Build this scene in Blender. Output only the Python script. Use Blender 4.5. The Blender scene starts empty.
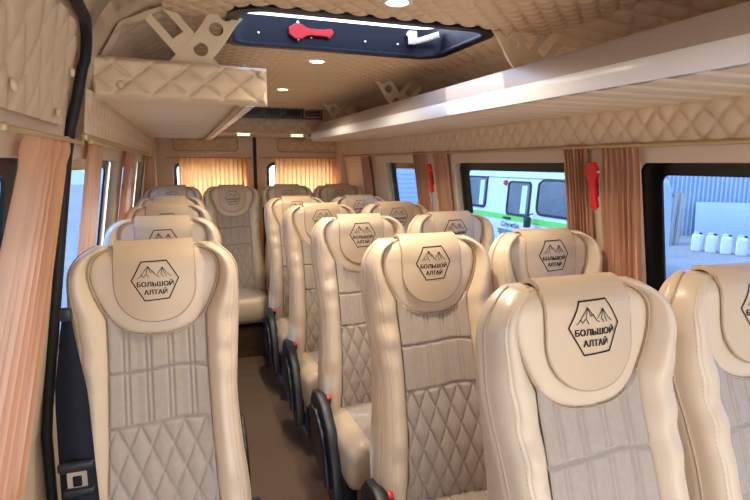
import bpy, bmesh, math, random
import numpy as np
from mathutils import Matrix, Vector
random.seed(7); rng = np.random.default_rng(7)
scene = bpy.context.scene
C = scene.collection
PI = math.pi

# ------------------------------------------------------------------ camera
F_PX, YAW, PITCH, ROLL, CZ = 538.96, 0.34194, 0.15875, 0.00498, 1.5
fw = Vector((math.sin(YAW)*math.cos(PITCH), math.cos(YAW)*math.cos(PITCH), -math.sin(PITCH)))
rt0 = Vector((math.cos(YAW), -math.sin(YAW), 0)); up0 = rt0.cross(fw)
rt = rt0*math.cos(ROLL)+up0*math.sin(ROLL); up = up0*math.cos(ROLL)-rt0*math.sin(ROLL)
cd = bpy.data.cameras.new('camera'); cam = bpy.data.objects.new('camera', cd); C.objects.link(cam)
cd.sensor_width = 36; cd.lens = 36*F_PX/750; cd.clip_start = .02; cd.clip_end = 300
cam.matrix_world = Matrix(((rt.x, up.x, -fw.x, 0), (rt.y, up.y, -fw.y, 0), (rt.z, up.z, -fw.z, CZ), (0, 0, 0, 1)))
scene.camera = cam

# ------------------------------------------------------------------ sky, sun, exposure
w = bpy.data.worlds.new('sky'); scene.world = w; w.use_nodes = True
nt = w.node_tree; bg = nt.nodes['Background']
sky = nt.nodes.new('ShaderNodeTexSky'); sky.sky_type = 'NISHITA'; sky.sun_disc = False
sky.sun_elevation = math.radians(40); sky.sun_rotation = math.radians(-57); sky.air_density = 1.0; sky.dust_density = 3.0; sky.ozone_density = 1.0
mixw = nt.nodes.new('ShaderNodeMix'); mixw.data_type = 'RGBA'; mixw.inputs[0].default_value = .55
mixw.inputs[7].default_value = (5.2, 5.5, 6.0, 1)
nt.links.new(sky.outputs[0], mixw.inputs[6]); nt.links.new(mixw.outputs[2], bg.inputs[0])
bg.inputs[1].default_value = 0.55
sd = bpy.data.lights.new('sun', 'SUN'); sd.energy = 3.2; sd.angle = math.radians(1.0); sd.color = (1.0, .93, .82)
sun = bpy.data.objects.new('sun', sd); C.objects.link(sun)
sun.rotation_euler = Vector((.66, -.42, -.62)).to_track_quat('-Z', 'Y').to_euler()
scene.view_settings.view_transform = 'Standard'; scene.view_settings.look = 'None'
scene.view_settings.gamma = 1; scene.view_settings.use_curve_mapping = False
scene.view_settings.exposure = 0.98
scene.cycles.max_bounces = 14; scene.cycles.diffuse_bounces = 9; scene.cycles.transparent_max_bounces = 16

# ------------------------------------------------------------------ materials
MATS = {}
def mat(name, col, rough=.5, spec=.5, metal=0, noise=None, bump=None, emit=None, var=.12, coat=0, transl=0, sheen=0):
    m = bpy.data.materials.new(name); m.use_nodes = True; MATS[name] = m
    n = m.node_tree.nodes; l = m.node_tree.links; b = n['Principled BSDF']
    b.inputs['Base Color'].default_value = (*col, 1); b.inputs['Roughness'].default_value = rough
    b.inputs['Specular IOR Level'].default_value = spec; b.inputs['Metallic'].default_value = metal
    b.inputs['Coat Weight'].default_value = coat
    b.inputs['Sheen Weight'].default_value = sheen
    tc = n.new('ShaderNodeTexCoord')
    if noise:
        t = n.new('ShaderNodeTexNoise'); t.inputs['Scale'].default_value = noise; t.inputs['Detail'].default_value = 4
        l.new(tc.outputs['Object'], t.inputs['Vector'])
        r = n.new('ShaderNodeMix'); r.data_type = 'RGBA'
        r.inputs[6].default_value = (*[c*(1-var) for c in col], 1); r.inputs[7].default_value = (*[min(1, c*(1+var)) for c in col], 1)
        l.new(t.outputs['Fac'], r.inputs[0]); l.new(r.outputs[2], b.inputs['Base Color'])
    if bump:
        sc, st, di = bump
        t2 = n.new('ShaderNodeTexNoise'); t2.inputs['Scale'].default_value = sc; t2.inputs['Detail'].default_value = 3
        l.new(tc.outputs['Object'], t2.inputs['Vector'])
        bp = n.new('ShaderNodeBump'); bp.inputs['Strength'].default_value = st; bp.inputs['Distance'].default_value = di
        l.new(t2.outputs['Fac'], bp.inputs['Height']); l.new(bp.outputs[0], b.inputs['Normal'])
    if emit:
        b.inputs['Emission Color'].default_value = (*emit[:3], 1); b.inputs['Emission Strength'].default_value = emit[3]
    if transl:
        tb = n.new('ShaderNodeBsdfTranslucent'); tb.inputs[0].default_value = (*[min(1, c*1.1) for c in col], 1)
        ms = n.new('ShaderNodeMixShader'); ms.inputs[0].default_value = transl
        l.new(b.outputs[0], ms.inputs[1]); l.new(tb.outputs[0], ms.inputs[2]); l.new(ms.outputs[0], n['Material Output'].inputs[0])
    return m
def glass(name, tint, gl=.06):
    m = bpy.data.materials.new(name); m.use_nodes = True; MATS[name] = m
    n = m.node_tree.nodes; l = m.node_tree.links; n.remove(n['Principled BSDF'])
    t = n.new('ShaderNodeBsdfTransparent'); t.inputs[0].default_value = (*tint, 1)
    g = n.new('ShaderNodeBsdfGlossy'); g.inputs['Roughness'].default_value = .02
    x = n.new('ShaderNodeMixShader'); x.inputs[0].default_value = gl
    l.new(t.outputs[0], x.inputs[1]); l.new(g.outputs[0], x.inputs[2]); l.new(x.outputs[0], n['Material Output'].inputs[0])
    return m
mat('leather', (.69, .545, .385), .36, .45, noise=3, var=.04, bump=(14, .22, .012), coat=.05)
mat('leather_flap', (.62, .465, .305), .40, .45, noise=5, var=.03, bump=(9, .12, .01), coat=.05)
mat('thread', (.50, .40, .29), .6)
mat('cord', (.46, .34, .22), .5)
mat('suede', (.43, .36, .30), .9, .2, noise=60, var=.10, bump=(220, .25, .002), sheen=.3)
mat('black_ink', (.012, .010, .010), .6, .2)
mat('black_plastic', (.012, .013, .018), .42, .5, bump=(200, .1, .001))
mat('navy_plastic', (.002, .0035, .014), .35, .3)
mat('rubber', (.008, .008, .009), .55, .4)
mat('webbing', (.007, .009, .018), .75, .3, bump=(400, .3, .001))
mat('chrome', (.75, .75, .76), .22, .5, metal=1)
mat('red_plastic', (.62, .012, .018), .35, .5)
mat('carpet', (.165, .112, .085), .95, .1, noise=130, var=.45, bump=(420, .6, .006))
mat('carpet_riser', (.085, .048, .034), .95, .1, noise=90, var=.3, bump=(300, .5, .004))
mat('trim_beige', (.66, .53, .37), .5, .4, noise=4, var=.04)
mat('quilt_ceiling', (.70, .52, .325), .5, .4, noise=6, var=.05, bump=(40, .1, .003))
mat('quilt_wall', (.70, .545, .36), .5, .35, noise=6, var=.05, bump=(40, .1, .003))
mat('quilt_leather', (.68, .53, .345), .45, .4, noise=5, var=.04, bump=(30, .12, .004))
mat('pleat_fabric', (.78, .64, .45), .7, .3, noise=20, var=.03)
mat('bracket_cream', (.70, .56, .36), .45, .4, noise=5, var=.03)
mat('shelf_metal', (.44, .375, .325), .30, .5, noise=2, var=.04)
mat('shelf_white', (.92, .93, .95), .22, .5)
mat('brass_rod', (.50, .36, .18), .4, .5, metal=.4)
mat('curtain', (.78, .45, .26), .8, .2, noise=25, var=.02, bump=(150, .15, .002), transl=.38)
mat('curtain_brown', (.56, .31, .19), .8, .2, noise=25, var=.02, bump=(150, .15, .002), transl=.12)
mat('curtain_rear', (.88, .46, .19), .8, .2, noise=20, var=.06, transl=.65)
mat('lamp_lens', (.9, .85, .75), .2, .5, emit=(1.0, .86, .62, 9))
mat('strip_lens', (.9, .85, .75), .3, emit=(1.0, .82, .58, 2.2))
mat('lamp_ring', (.78, .70, .56), .3, .5)
mat('lid_tint', (.5, .5, .55), .2)
mat('vent_grey', (.09, .09, .09), .4)
mat('vent_black', (.010, .010, .012), .4, .5)
mat('frit', (.004, .004, .005), .25, .4)
glass('tinted_glass', (.38, .49, .66), .04)
glass('lid_glass', (.80, .82, .90), .06)
glass('clear_glass', (.85, .92, .96), .06)
mat('asphalt', (.42, .39, .36), .95, .1, noise=1.2, var=.30, bump=(8, .5, .05))
mat('van_paint', (.62, .69, .73), .35, .5, noise=1, var=.03)
mat('van_green', (.16, .62, .10), .45)
mat('van_glass', (.10, .13, .15), .15, .6, noise=5, var=.5)
mat('fence_sheet', (.36, .46, .52), .5, .4, noise=2, var=.1)
mat('board_white', (.62, .70, .80), .5, .4, noise=1, var=.05)
mat('wood_grey', (.44, .40, .35), .85, .2, noise=9, var=.25)
mat('can_white', (.86, .88, .90), .4, .4)
mat('siding', (.66, .76, .82), .6, .3, noise=2, var=.06)
mat('snow_bank', (.80, .82, .85), .9, .2, noise=2, var=.08, bump=(3, .5, .1))

# ------------------------------------------------------------------ helpers
def link(o, parent=None):
    C.objects.link(o)
    if parent is not None: o.parent = parent
    return o
def mesh_data(name, V, Fc, m=None, smooth=True, sharp=None):
    me = bpy.data.meshes.new(name); me.from_pydata([tuple(map(float, v)) for v in V], [], [tuple(map(int, f)) for f in Fc]); me.update()
    if m: me.materials.append(MATS[m])
    if smooth:
        me.shade_smooth()
        if sharp: me.set_sharp_from_angle(angle=math.radians(sharp))
    else: me.shade_flat()
    return me
def obj(name, me, parent=None, loc=None):
    o = bpy.data.objects.new(name, me); link(o, parent)
    if loc is not None: o.location = loc
    return o
def thing(name, label, cat, loc=(0, 0, 0), group=None, rz=0):
    o = bpy.data.objects.new(name, None); o.empty_display_size = .05; link(o); o.location = loc; o.rotation_euler = (0, 0, rz)
    return tag(o, label, cat, group)
def tag(o, label, cat, group=None):
    o['label'] = label; o['category'] = cat
    if group: o['group'] = group
    return o
def struct(o, label=None):
    o['kind'] = 'structure'
    if label: o['label'] = label
    return o
def grid(fn, us, vs, flip=False):
    us = np.asarray(us, float); vs = np.asarray(vs, float)
    U, Vv = np.meshgrid(us, vs)             # rows v
    P = np.stack(fn(U, Vv), -1).reshape(-1, 3)
    nu, nv = len(us), len(vs)
    i = np.arange(nu-1)[None, :]+nu*np.arange(nv-1)[:, None]; i = i.ravel()
    Q = np.stack([i, i+1, i+nu+1, i+nu], -1)
    if flip: Q = Q[:, ::-1]
    return P, Q
def join(*parts):
    V = []; Fc = []; n = 0
    for P, Q in parts:
        V += [tuple(p) for p in P]; Fc += [tuple(int(a)+n for a in q) for q in Q]; n += len(P)
    return V, Fc
def box(c, s, bev=0, seg=2, rot=None):
    bm = bmesh.new(); bmesh.ops.create_cube(bm, size=1)
    for v in bm.verts: v.co = Vector((v.co.x*s[0], v.co.y*s[1], v.co.z*s[2]))
    if bev: bmesh.ops.bevel(bm, geom=bm.edges[:], offset=bev, segments=seg, affect='EDGES', profile=.5)
    if rot is not None: bmesh.ops.transform(bm, matrix=rot.to_4x4(), verts=bm.verts[:])
    for v in bm.verts: v.co += Vector(c)
    bm.verts.index_update(); V = [tuple(v.co) for v in bm.verts]; Q = [tuple(v.index for v in f.verts) for f in bm.faces]; bm.free()
    return V, Q
def tube(path, r, n=8, closed=False):
    path = [Vector(p) for p in path]; m = len(path); V = []; Q = []
    for k, p in enumerate(path):
        a = path[(k-1) % m] if (closed or k > 0) else p; b = path[(k+1) % m] if (closed or k < m-1) else p
        t = (b-a).normalized(); s = t.cross(Vector((0, 0, 1)))
        if s.length < 1e-3: s = t.cross(Vector((0, 1, 0)))
        s.normalize(); q = s.cross(t); rr = r[k] if hasattr(r, '__len__') else r
        for j in range(n):
            an = 2*PI*j/n; V.append(tuple(p+s*math.cos(an)*rr+q*math.sin(an)*rr))
    for k in range(m if closed else m-1):
        k2 = (k+1) % m
        for j in range(n): Q.append((k*n+j, k*n+(j+1) % n, k2*n+(j+1) % n, k2*n+j))
    if not closed: Q.append(tuple(range(n))[::-1]); Q.append(tuple((m-1)*n+j for j in range(n)))
    return V, Q
def lathe(prof, n=24, axis='z'):
    V = []; Q = []
    for r, z in prof:
        for j in range(n):
            a = 2*PI*j/n; V.append((r*math.cos(a), r*math.sin(a), z))
    for k in range(len(prof)-1):
        for j in range(n): Q.append((k*n+j, k*n+(j+1) % n, (k+1)*n+(j+1) % n, (k+1)*n+j))
    Q.append(tuple(range(n))[::-1]); Q.append(tuple((len(prof)-1)*n+j for j in range(n)))
    return V, Q
def plate(loops, ext, bev=0, text=None):
    """flat plate with holes in its local XY plane, thickness 2*ext along local z"""
    cu = bpy.data.curves.new('tmp', 'CURVE'); cu.dimensions = '2D'; cu.fill_mode = 'BOTH'; cu.extrude = ext; cu.bevel_depth = bev; cu.bevel_resolution = 1
    for L in loops:
        sp = cu.splines.new('POLY'); sp.points.add(len(L)-1)
        for p, (x, y) in zip(sp.points, L): p.co = (x, y, 0, 1)
        sp.use_cyclic_u = True
    o = bpy.data.objects.new('tmp', cu); C.objects.link(o)
    me = bpy.data.meshes.new_from_object(o)
    V = [tuple(v.co) for v in me.vertices]; Q = [tuple(p.vertices) for p in me.polygons]
    bpy.data.objects.remove(o); bpy.data.curves.remove(cu); bpy.data.meshes.remove(me)
    return V, Q
def rrect(x0, x1, y0, y1, r, n=7):
    L = []
    for cx, cy, a0 in ((x1-r, y1-r, 0), (x0+r, y1-r, 90), (x0+r, y0+r, 180), (x1-r, y0+r, 270)):
        for k in range(n):
            a = math.radians(a0+90*k/(n-1)); L.append((cx+r*math.cos(a), cy+r*math.sin(a)))
    return L
def circ(x, y, r, n=20): return [(x+r*math.cos(2*PI*k/n), y+r*math.sin(2*PI*k/n)) for k in range(n)]
def remap(VQ, fn): return [fn(*v) for v in VQ[0]], VQ[1]
def text_mesh(s, size, bold=.0):
    cu = bpy.data.curves.new('tmp', 'FONT'); cu.body = s; cu.size = size; cu.align_x = 'CENTER'; cu.align_y = 'CENTER'; cu.offset = bold; cu.resolution_u = 4
    o = bpy.data.objects.new('tmp', cu); C.objects.link(o); bpy.context.view_layer.update()
    me = bpy.data.meshes.new_from_object(o)
    V = [tuple(v.co) for v in me.vertices]; Q = [tuple(p.vertices) for p in me.polygons]
    bpy.data.objects.remove(o); bpy.data.curves.remove(cu); bpy.data.meshes.remove(me)
    return V, Q
def fit(VQ, width, height):
    xs = [v[0] for v in VQ[0]]; ys = [v[1] for v in VQ[0]]
    sx = width/(max(xs)-min(xs)); sy = height/(max(ys)-min(ys)); cx = (max(xs)+min(xs))/2; cy = (max(ys)+min(ys))/2
    return [((x-cx)*sx, (y-cy)*sy, 0) for x, y, z in VQ[0]], VQ[1]
def stroke(pts, wd):
    V = []; Q = []
    for a, b in zip(pts[:-1], pts[1:]):
        a = Vector((*a, 0)); b = Vector((*b, 0)); d = (b-a).normalized(); n = Vector((-d.y, d.x, 0))*wd/2; a = a-d*wd*.35; b = b+d*wd*.35
        i = len(V); k = 4
        for j in range(k+1):
            p = a+(b-a)*j/k; V += [tuple(p-n), tuple(p+n)]
        for j in range(k): Q.append((i+2*j, i+2*j+2, i+2*j+3, i+2*j+1))
    return V, Q
def cr(xs, ys, x):
    xs = np.asarray(xs, float); ys = np.asarray(ys, float); x = np.clip(np.asarray(x, float), xs[0], xs[-1])
    m = np.gradient(ys, xs); i = np.clip(np.searchsorted(xs, x)-1, 0, len(xs)-2)
    h = xs[i+1]-xs[i]; t = (x-xs[i])/h
    return (2*t**3-3*t**2+1)*ys[i]+(t**3-2*t**2+t)*h*m[i]+(-2*t**3+3*t**2)*ys[i+1]+(t**3-t**2)*h*m[i+1]
def diamonds(a, b, A, B):
    """pillow height 0..1 of diamond quilting, cell A x B"""
    p = np.abs(np.sin(PI*(a/A+b/B))); q = np.abs(np.sin(PI*(a/A-b/B)))
    return (1-np.exp(-(p/.20)**1.3))*(1-np.exp(-(q/.20)**1.3))*(.65+.35*p*q)
def polyprof(prof):
    P = np.array(prof, float); s = np.r_[0, np.cumsum(np.hypot(*np.diff(P, axis=0).T))]
    return P, s
def quilt_sheet(prof, y0, y1, A, B, depth, res, sgn, keep=None, ofs=0):
    """quilted sheet: profile in (X,Z), run along Y; sgn picks the inner side"""
    P, s = polyprof(prof)
    us = np.linspace(0, s[-1], max(3, int(s[-1]/res)+1)); vs = np.linspace(y0, y1, max(3, int((y1-y0)/res)+1))
    def fn(U, V):
        X = np.interp(U, s, P[:, 0]); Z = np.interp(U, s, P[:, 1])
        k = np.clip(np.searchsorted(s, U, side='right')-1, 0, len(s)-2)
        dx = (P[k+1, 0]-P[k, 0])/(s[k+1]-s[k]); dz = (P[k+1, 1]-P[k, 1])/(s[k+1]-s[k])
        h = depth*diamonds(U+ofs, V, A, B)*np.clip(np.minimum(V-y0, y1-V)/.025, 0, 1)
        return X-dz*sgn*h, V, Z+dx*sgn*h
    V, Q = grid(fn, us, vs)
    if keep is not None:
        c = V[Q].mean(1); Q = Q[keep(c)]
    return V, Q

XC = .60                                   # centre line of the bus
def mx(x): return 2*XC-x                   # mirror to the left side
Y0, Y1 = -1.0, 5.15

# ------------------------------------------------------------------ floor
V, Q = box((XC, 2.1, -.02), (1.98, 6.2, .04)); struct(obj('floor', mesh_data('floor', V, Q, 'carpet', False)), 'brown speckled carpet floor of the aisle')
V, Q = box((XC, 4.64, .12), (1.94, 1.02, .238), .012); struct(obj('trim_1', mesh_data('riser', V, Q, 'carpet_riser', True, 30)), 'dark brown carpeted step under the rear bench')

# ------------------------------------------------------------------ side walls with window openings
ZB, ZT, XB, XT = .80, 1.56, 1.555, 1.44     # window band: bottom and top of the tilted plane
SL = math.hypot(ZT-ZB, XT-XB)
def right_map(a, b, c):                     # a = Y, b = height along the plane, c = outwards
    t = b/SL; nx, nz = (ZT-ZB)/SL, (XB-XT)/SL
    return (XB+(XT-XB)*t+nx*c, a, ZB+(ZT-ZB)*t+nz*c)
def left_map(a, b, c):
    x, y, z = right_map(a, b, c); return (mx(x)-.03, y, z)
def flipq(VQ): return VQ[0], [tuple(q)[::-1] for q in VQ[1]]
def bz(z): return (z-ZB)/(ZT-ZB)*SL
R_WIN = [(.10, 1.465), (1.74, 2.76), (3.10, 3.86)]
L_WIN = [(.30, 1.36), (1.66, 2.86), (3.06, 3.78), (3.98, 4.60)]
ZW0, ZW1 = .88, 1.512
wn = 0
for side, wins, mp in (('right', R_WIN, right_map), ('left', L_WIN, left_map)):
    sg = 1 if side == 'right' else -1
    loops = [[(Y0, 0), (Y1, 0), (Y1, SL), (Y0, SL)]]+[rrect(a, b, bz(ZW0), bz(ZW1), .055) for a, b in wins]
    VQ = remap(plate(loops, .012, .006), lambda x, y, z: mp(x, y, z+.018))
    wall = struct(obj('wall_'+side, mesh_data('wall', *(VQ if sg > 0 else flipq(VQ)), 'trim_beige', True, 40)), 'beige moulded side wall with rounded window openings')
    # lower wall
    xx = XB if sg > 0 else mx(XB)-.03
    V, Q = box((xx+sg*.02, (Y0+Y1)/2, ZB/2), (.03, Y1-Y0, ZB)); obj('lower_panel', mesh_data('lower_panel', V, Q, 'trim_beige', False), wall)
    # quilted band between window and rack
    pr = [(1.437, 1.575), (1.425, 1.69)]
    pr = pr if sg > 0 else [(mx(x), z) for x, z in pr]
    VQ = quilt_sheet(pr, -.95 if sg > 0 else 1.62, 5.1, .095, .085, .011, .0075, 1 if sg > 0 else -1)
    obj('quilted_band', mesh_data('quilted_band', *VQ, 'quilt_wall'), wall)
    # quilted cove above the rack
    pr = [(1.425, 1.69), (1.405, 1.79), (1.345, 1.895), (1.22, 1.952)]
    pr = pr if sg > 0 else [(mx(x), z) for x, z in pr]
    VQ = quilt_sheet(pr, -.95 if sg > 0 else 1.755, 5.1, .11, .10, .012, .009, 1 if sg > 0 else -1)
    obj('quilted_cove', mesh_data('quilted_cove', *VQ, 'quilt_wall'), wall)
    # moulding strip and curtain rod above the windows
    V, Q = box(((1.434 if sg > 0 else mx(1.434)), (Y0+Y1)/2 if sg > 0 else 3.35, 1.566), (.016, Y1-Y0 if sg > 0 else 3.5, .018), .004)
    obj('moulding', mesh_data('moulding', V, Q, 'brass_rod', True, 40), wall)
    for a, b in wins:
        wn += 1
        loops = [rrect(a-.02, b+.02, bz(ZW0)-.02, bz(ZW1)+.02, .07), rrect(a+.085, b-.085, bz(ZW0)+.05, bz(ZW1)-.052, .03)]
        if side == 'left': loops[1] = rrect(a+.05, b-.11, bz(ZW0)+.05, bz(ZW1)-.045, .03)
        VQ = remap(plate(loops, .004, 0), lambda x, y, z: mp(x, y, z+.046))
        fr = struct(obj('window_%d' % wn, mesh_data('frame', *(VQ if sg > 0 else flipq(VQ)), 'frit', True, 40)), 'side window with wide black border')
        VQ = remap(plate([rrect(a-.01, b+.01, bz(ZW0)-.01, bz(ZW1)+.01, .06)], .002, 0), lambda x, y, z: mp(x, y, z+.054))
        obj('pane', mesh_data('pane', *(VQ if sg > 0 else flipq(VQ)), 'tinted_glass', False), fr)

# front-left sliding door head, seal and pillar
door = struct(bpy.data.objects.new('door_1', None), 'sliding door with quilted head panel'); link(door)
pr = [(-.264, 1.585), (-.246, 1.66), (-.228, 1.73), (-.206, 1.80)]
P, s = polyprof(pr)
V, Q = quilt_sheet(pr, .2, 1.46, .155, .105, .010, .0075, -1, keep=lambda c: (c[:, 1] < 1.46-.10*np.clip((c[:, 2]-1.70)/.10, 0, 1)**1.8))
obj('quilted_panel', mesh_data('quilted_panel', V, Q, 'quilt_leather'), door)
pr2 = [(-.275, 1.54), (-.255, 1.66), (-.228, 1.78), (-.19, 1.885), (-.12, 1.95), (.10, 1.965)]
def sweep(prof, y0, y1):
    return grid(lambda U, V: (np.interp(U, range(len(prof)), [p[0] for p in prof]), V, np.interp(U, range(len(prof)), [p[1] for p in prof])),
                np.linspace(0, len(prof)-1, 4*len(prof)), np.linspace(y0, y1, 3))
obj('head_lining', mesh_data('head_lining', *sweep(pr2, -.95, 1.58), 'trim_beige'), door)
for yy, zz, xb in ((1.36, 1.605, -.248), (1.415, 1.70, -.224), (1.02, 1.62, -.245), (1.0, 1.78, -.202)):
    V, Q = lathe([(.011, 0), (.011, .004), (.006, .008)], 14); Rm = Matrix.Rotation(PI/2, 3, 'Y')
    V = [tuple(Rm @ Vector(v)+Vector((xb, yy, zz))) for v in V]; obj('button', mesh_data('button', V, Q, 'quilt_leather'), door)
# rubber seal round the door opening
def wall_x(z): return float(np.interp(z, [.0, .8, 1.56, 1.66, 1.82, 1.89], [-.38, -.372, -.264, -.236, -.200, -.170]))
path = [(wall_x(z), 1.555, z) for z in np.linspace(.05, 1.73, 24)]
for k in range(1, 9):
    a = k/8*PI/2; z = 1.73+.10*math.sin(a); path.append((wall_x(z)+.004, 1.555-.12*(1-math.cos(a)), z))
path += [(wall_x(1.835)+.004, 1.30, 1.835), (wall_x(1.835)+.004, .2, 1.835)]
obj('rubber_seal', mesh_data('rubber_seal', *tube(path, .013, 10), 'rubber'), door)
# pillar behind the seal
pil = [(-.352, .0), (-.375, .8), (-.262, 1.56), (-.232, 1.66), (-.200, 1.80), (-.150, 1.89), (-.06, 1.945), (.10, 1.962)]
P_, s_ = polyprof(pil)
VQ = grid(lambda U, V: (np.interp(U, s_, P_[:, 0])-.006, V, np.interp(U, s_, P_[:, 1])), np.linspace(0, s_[-1], 60), np.linspace(1.56, 1.665, 4))
VQ2 = grid(lambda U, V: (np.interp(U, s_, P_[:, 0])-.006, V, np.interp(U, s_, P_[:, 1])), np.linspace(1.66, s_[-1], 30), np.linspace(1.56, 1.83, 4))
struct(obj('trim_2', mesh_data('pillar', *join(VQ, VQ2), 'trim_beige')), 'smooth beige pillar behind the sliding door')

# ------------------------------------------------------------------ ceiling with hatch opening
HX0, HX1, HY0, HY1, ZC_ = .175, 1.015, 1.655, 2.145, 1.95
def in_hatch(c, g=0):
    x, y = c[:, 0], c[:, 1]; r = .09
    dx = np.maximum(np.abs(x-(HX0+HX1)/2)-(HX1-HX0)/2+r, 0); dy = np.maximum(np.abs(y-(HY0+HY1)/2)-(HY1-HY0)/2+r, 0)
    ins = (np.abs(x-(HX0+HX1)/2) < (HX1-HX0)/2) & (np.abs(y-(HY0+HY1)/2) < (HY1-HY0)/2)
    return ins & (np.hypot(dx, dy) < r-g)
VQ = quilt_sheet([(-.03, ZC_), (1.23, ZC_)], -.95, 4.62, .074, .074, .012, .0062, -1, keep=lambda c: ~in_hatch(c, .004))
struct(obj('ceiling', mesh_data('ceiling', *VQ, 'quilt_ceiling')), 'beige diamond-quilted ceiling')
VQ = quilt_sheet([(-.42, 1.50), (-.34, 1.72), (-.22, 1.93), (-.02, 2.01), (1.22, 2.01), (1.42, 1.93), (1.52, 1.72), (1.60, 1.50)], -1.0, 5.22, 1, 1, 0, .03, -1, keep=lambda c: ~((np.abs(c[:, 0]-(HX0+HX1)/2) < .46) & (np.abs(c[:, 1]-(HY0+HY1)/2) < .29)))
obj('roof_light_seal', mesh_data('roof_light_seal', *VQ, 'trim_beige'), bpy.data.objects['ceiling'])  # sheet added above the lining to stop light leaking through its gaps
# roof hatch
hat = thing('roof_hatch', 'dark blue rimmed roof hatch with tinted lid in the quilted ceiling', 'roof hatch', ((HX0+HX1)/2, (HY0+HY1)/2, ZC_))
hw, hd = (HX1-HX0)/2, (HY1-HY0)/2
VQ = plate([rrect(-hw-.022, hw+.022, -hd-.020, hd+.020, .10, 9), rrect(-hw+.010, hw-.010, -hd+.010, hd-.010, .082, 9)], .004, .003)
obj('rim', mesh_data('rim', *remap(VQ, lambda x, y, z: (x, y, z-.010)), 'navy_plastic', True, 40), hat)
L0 = rrect(-hw+.004, hw-.004, -hd+.004, hd-.004, .09, 9); n = len(L0)
V = [(x, y, -.004) for x, y in L0]+[(x*1.0, y*1.0, .085) for x, y in L0]+[(x*1.03, y*1.06, .085) for x, y in L0]+[(x*1.03, y*1.06, .10) for x, y in L0]
Q = [(k*n+j, k*n+(j+1) % n, (k+1)*n+(j+1) % n, (k+1)*n+j) for k in range(3) for j in range(n)]
obj('well', mesh_data('well', V, Q, 'navy_plastic', True, 40), hat)
VQ = plate([rrect(-hw*1.03, hw*1.03, -hd*1.06, hd*1.06, .09)], .003); obj('lid', mesh_data('lid', *remap(VQ, lambda x, y, z: (x, y, z+.108)), 'lid_glass', False), hat)
for bx_ in (-.30, -.10, .12, .26):
    V, Q = lathe([(.006, 0), (.006, .003), (.003, .005)], 10); Rm = Matrix.Rotation(PI/2, 3, 'X')
    obj('screw', mesh_data('screw', [tuple(Rm @ Vector(v)+Vector((bx_, hd-.006, .03))) for v in V], Q, 'chrome'), hat)
V, Q = join(tube([(.30, hd-.02, .075), (.33, hd-.05, .04), (.40, hd-.10, .06)], .012, 8), box((.315, hd-.03, .055), (.03, .03, .05), .005))
obj('stay_arm', mesh_data('stay_arm', V, Q, 'shelf_white', True, 40), hat)

# emergency hammer in the hatch
def hammer(name, label, M, group=None):
    t = thing(name, label, 'hammer', group=group); t.matrix_world = M
    # local: handle along x, thickness along z, facing +z
    prof = [(-.075, .012), (-.055, .026), (-.03, .026), (-.015, .015), (.0, .010), (.055, .010), (.07, .014), (.085, .016), (.092, .004)]
    prof = [(x, h*.85) for x, h in prof]; loop = [(x, h) for x, h in prof]+[(.085, -.006), (.078, -.016), (.068, -.010), (.055, -.010), (0, -.010), (-.015, -.015), (-.03, -.026), (-.055, -.026), (-.075, -.012)]
    obj('handle', mesh_data('handle', *plate([loop], .006, .003), 'red_plastic', True, 40), t)
    for sx in (-1, 1):
        V, Q = tube([(-.043, sx*.024, 0), (-.043, sx*.032, 0), (-.043, sx*.038, 0)], [.006, .006, .001], 8); obj('tip', mesh_data('tip', V, Q, 'chrome'), t)
    V, Q = box((0.0, 0, -.012), (.10, .018, .008), .002); obj('holder', mesh_data('holder', V, Q, 'black_plastic', True, 40), t)
    return t
def basis(ex, ey, ez, o): return Matrix(((ex[0], ey[0], ez[0], o[0]), (ex[1], ey[1], ez[1], o[1]), (ex[2], ey[2], ez[2], o[2]), (0, 0, 0, 1)))
hammer('emergency_hammer', 'red emergency hammer clipped inside the roof hatch rim', basis((1, 0, 0), (0, 0, 1), (0, -1, 0), (.485, HY1-.022, 1.995)))
def on_wall_hammer(y, zc, label):
    x, _, z = right_map(y, bz(zc), -.052)
    tl = Vector((XB-XT, 0, -(ZT-ZB))).normalized(); nrm = Vector((-(ZT-ZB), 0, -(XB-XT))).normalized(); ey = nrm.cross(tl)
    return hammer('emergency_hammer', label, basis(tl, ey, nrm, (x, y, z)), None)
on_wall_hammer(1.592, 1.44, 'red emergency hammer on pillar beside the window showing pallet and canisters')
on_wall_hammer(2.97, 1.43, 'red emergency hammer on pillar between white van window and siding window')

# ceiling lamps and oval speaker
for (x, y, lab) in ((.585, 1.47, 'lit ceiling spotlight on the cab side of the roof hatch'), (.58, 2.40, 'lit ceiling spotlight just behind the roof hatch'), (.60, 3.36, 'lit ceiling spotlight nearest the rear air vents')):
    t = thing('ceiling_spotlight', lab, 'ceiling light', (x, y, ZC_), 'ceiling spotlights')
    obj('ring', mesh_data('ring', *lathe([(.030, .0), (.044, -.002), (.046, -.009), (.036, -.013), (.031, -.010)], 28), 'lamp_ring'), t)
    obj('lens', mesh_data('lens', *lathe([(.031, -.0105), (.024, -.013), (.008, -.0145)], 24), 'lamp_lens'), t)
    ld = bpy.data.lights.new('spot_glow', 'SPOT'); ld.energy = 20; ld.color = (1, .85, .62); ld.spot_size = 2.6; ld.spot_blend = .8; ld.shadow_soft_size = .03
    lo = bpy.data.objects.new('spot_glow', ld); link(lo, t); lo.location = (0, 0, -.025)
t = thing('ceiling_speaker', 'flat oval beige speaker cover on the ceiling before the air vents', 'speaker', (.655, 3.86, ZC_-.004))
obj('cover', mesh_data('cover', *remap(lathe([(.115, .006), (.12, 0), (.11, -.010), (.07, -.014)], 32), lambda x, y, z: (x, y*.75, z)), 'trim_beige'), t)
obj('grille', mesh_data('grille', *remap(lathe([(.07, -.012), (.065, -.018), (.01, -.020)], 32), lambda x, y, z: (x, y*.75, z)), 'quilt_ceiling'), t)

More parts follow.
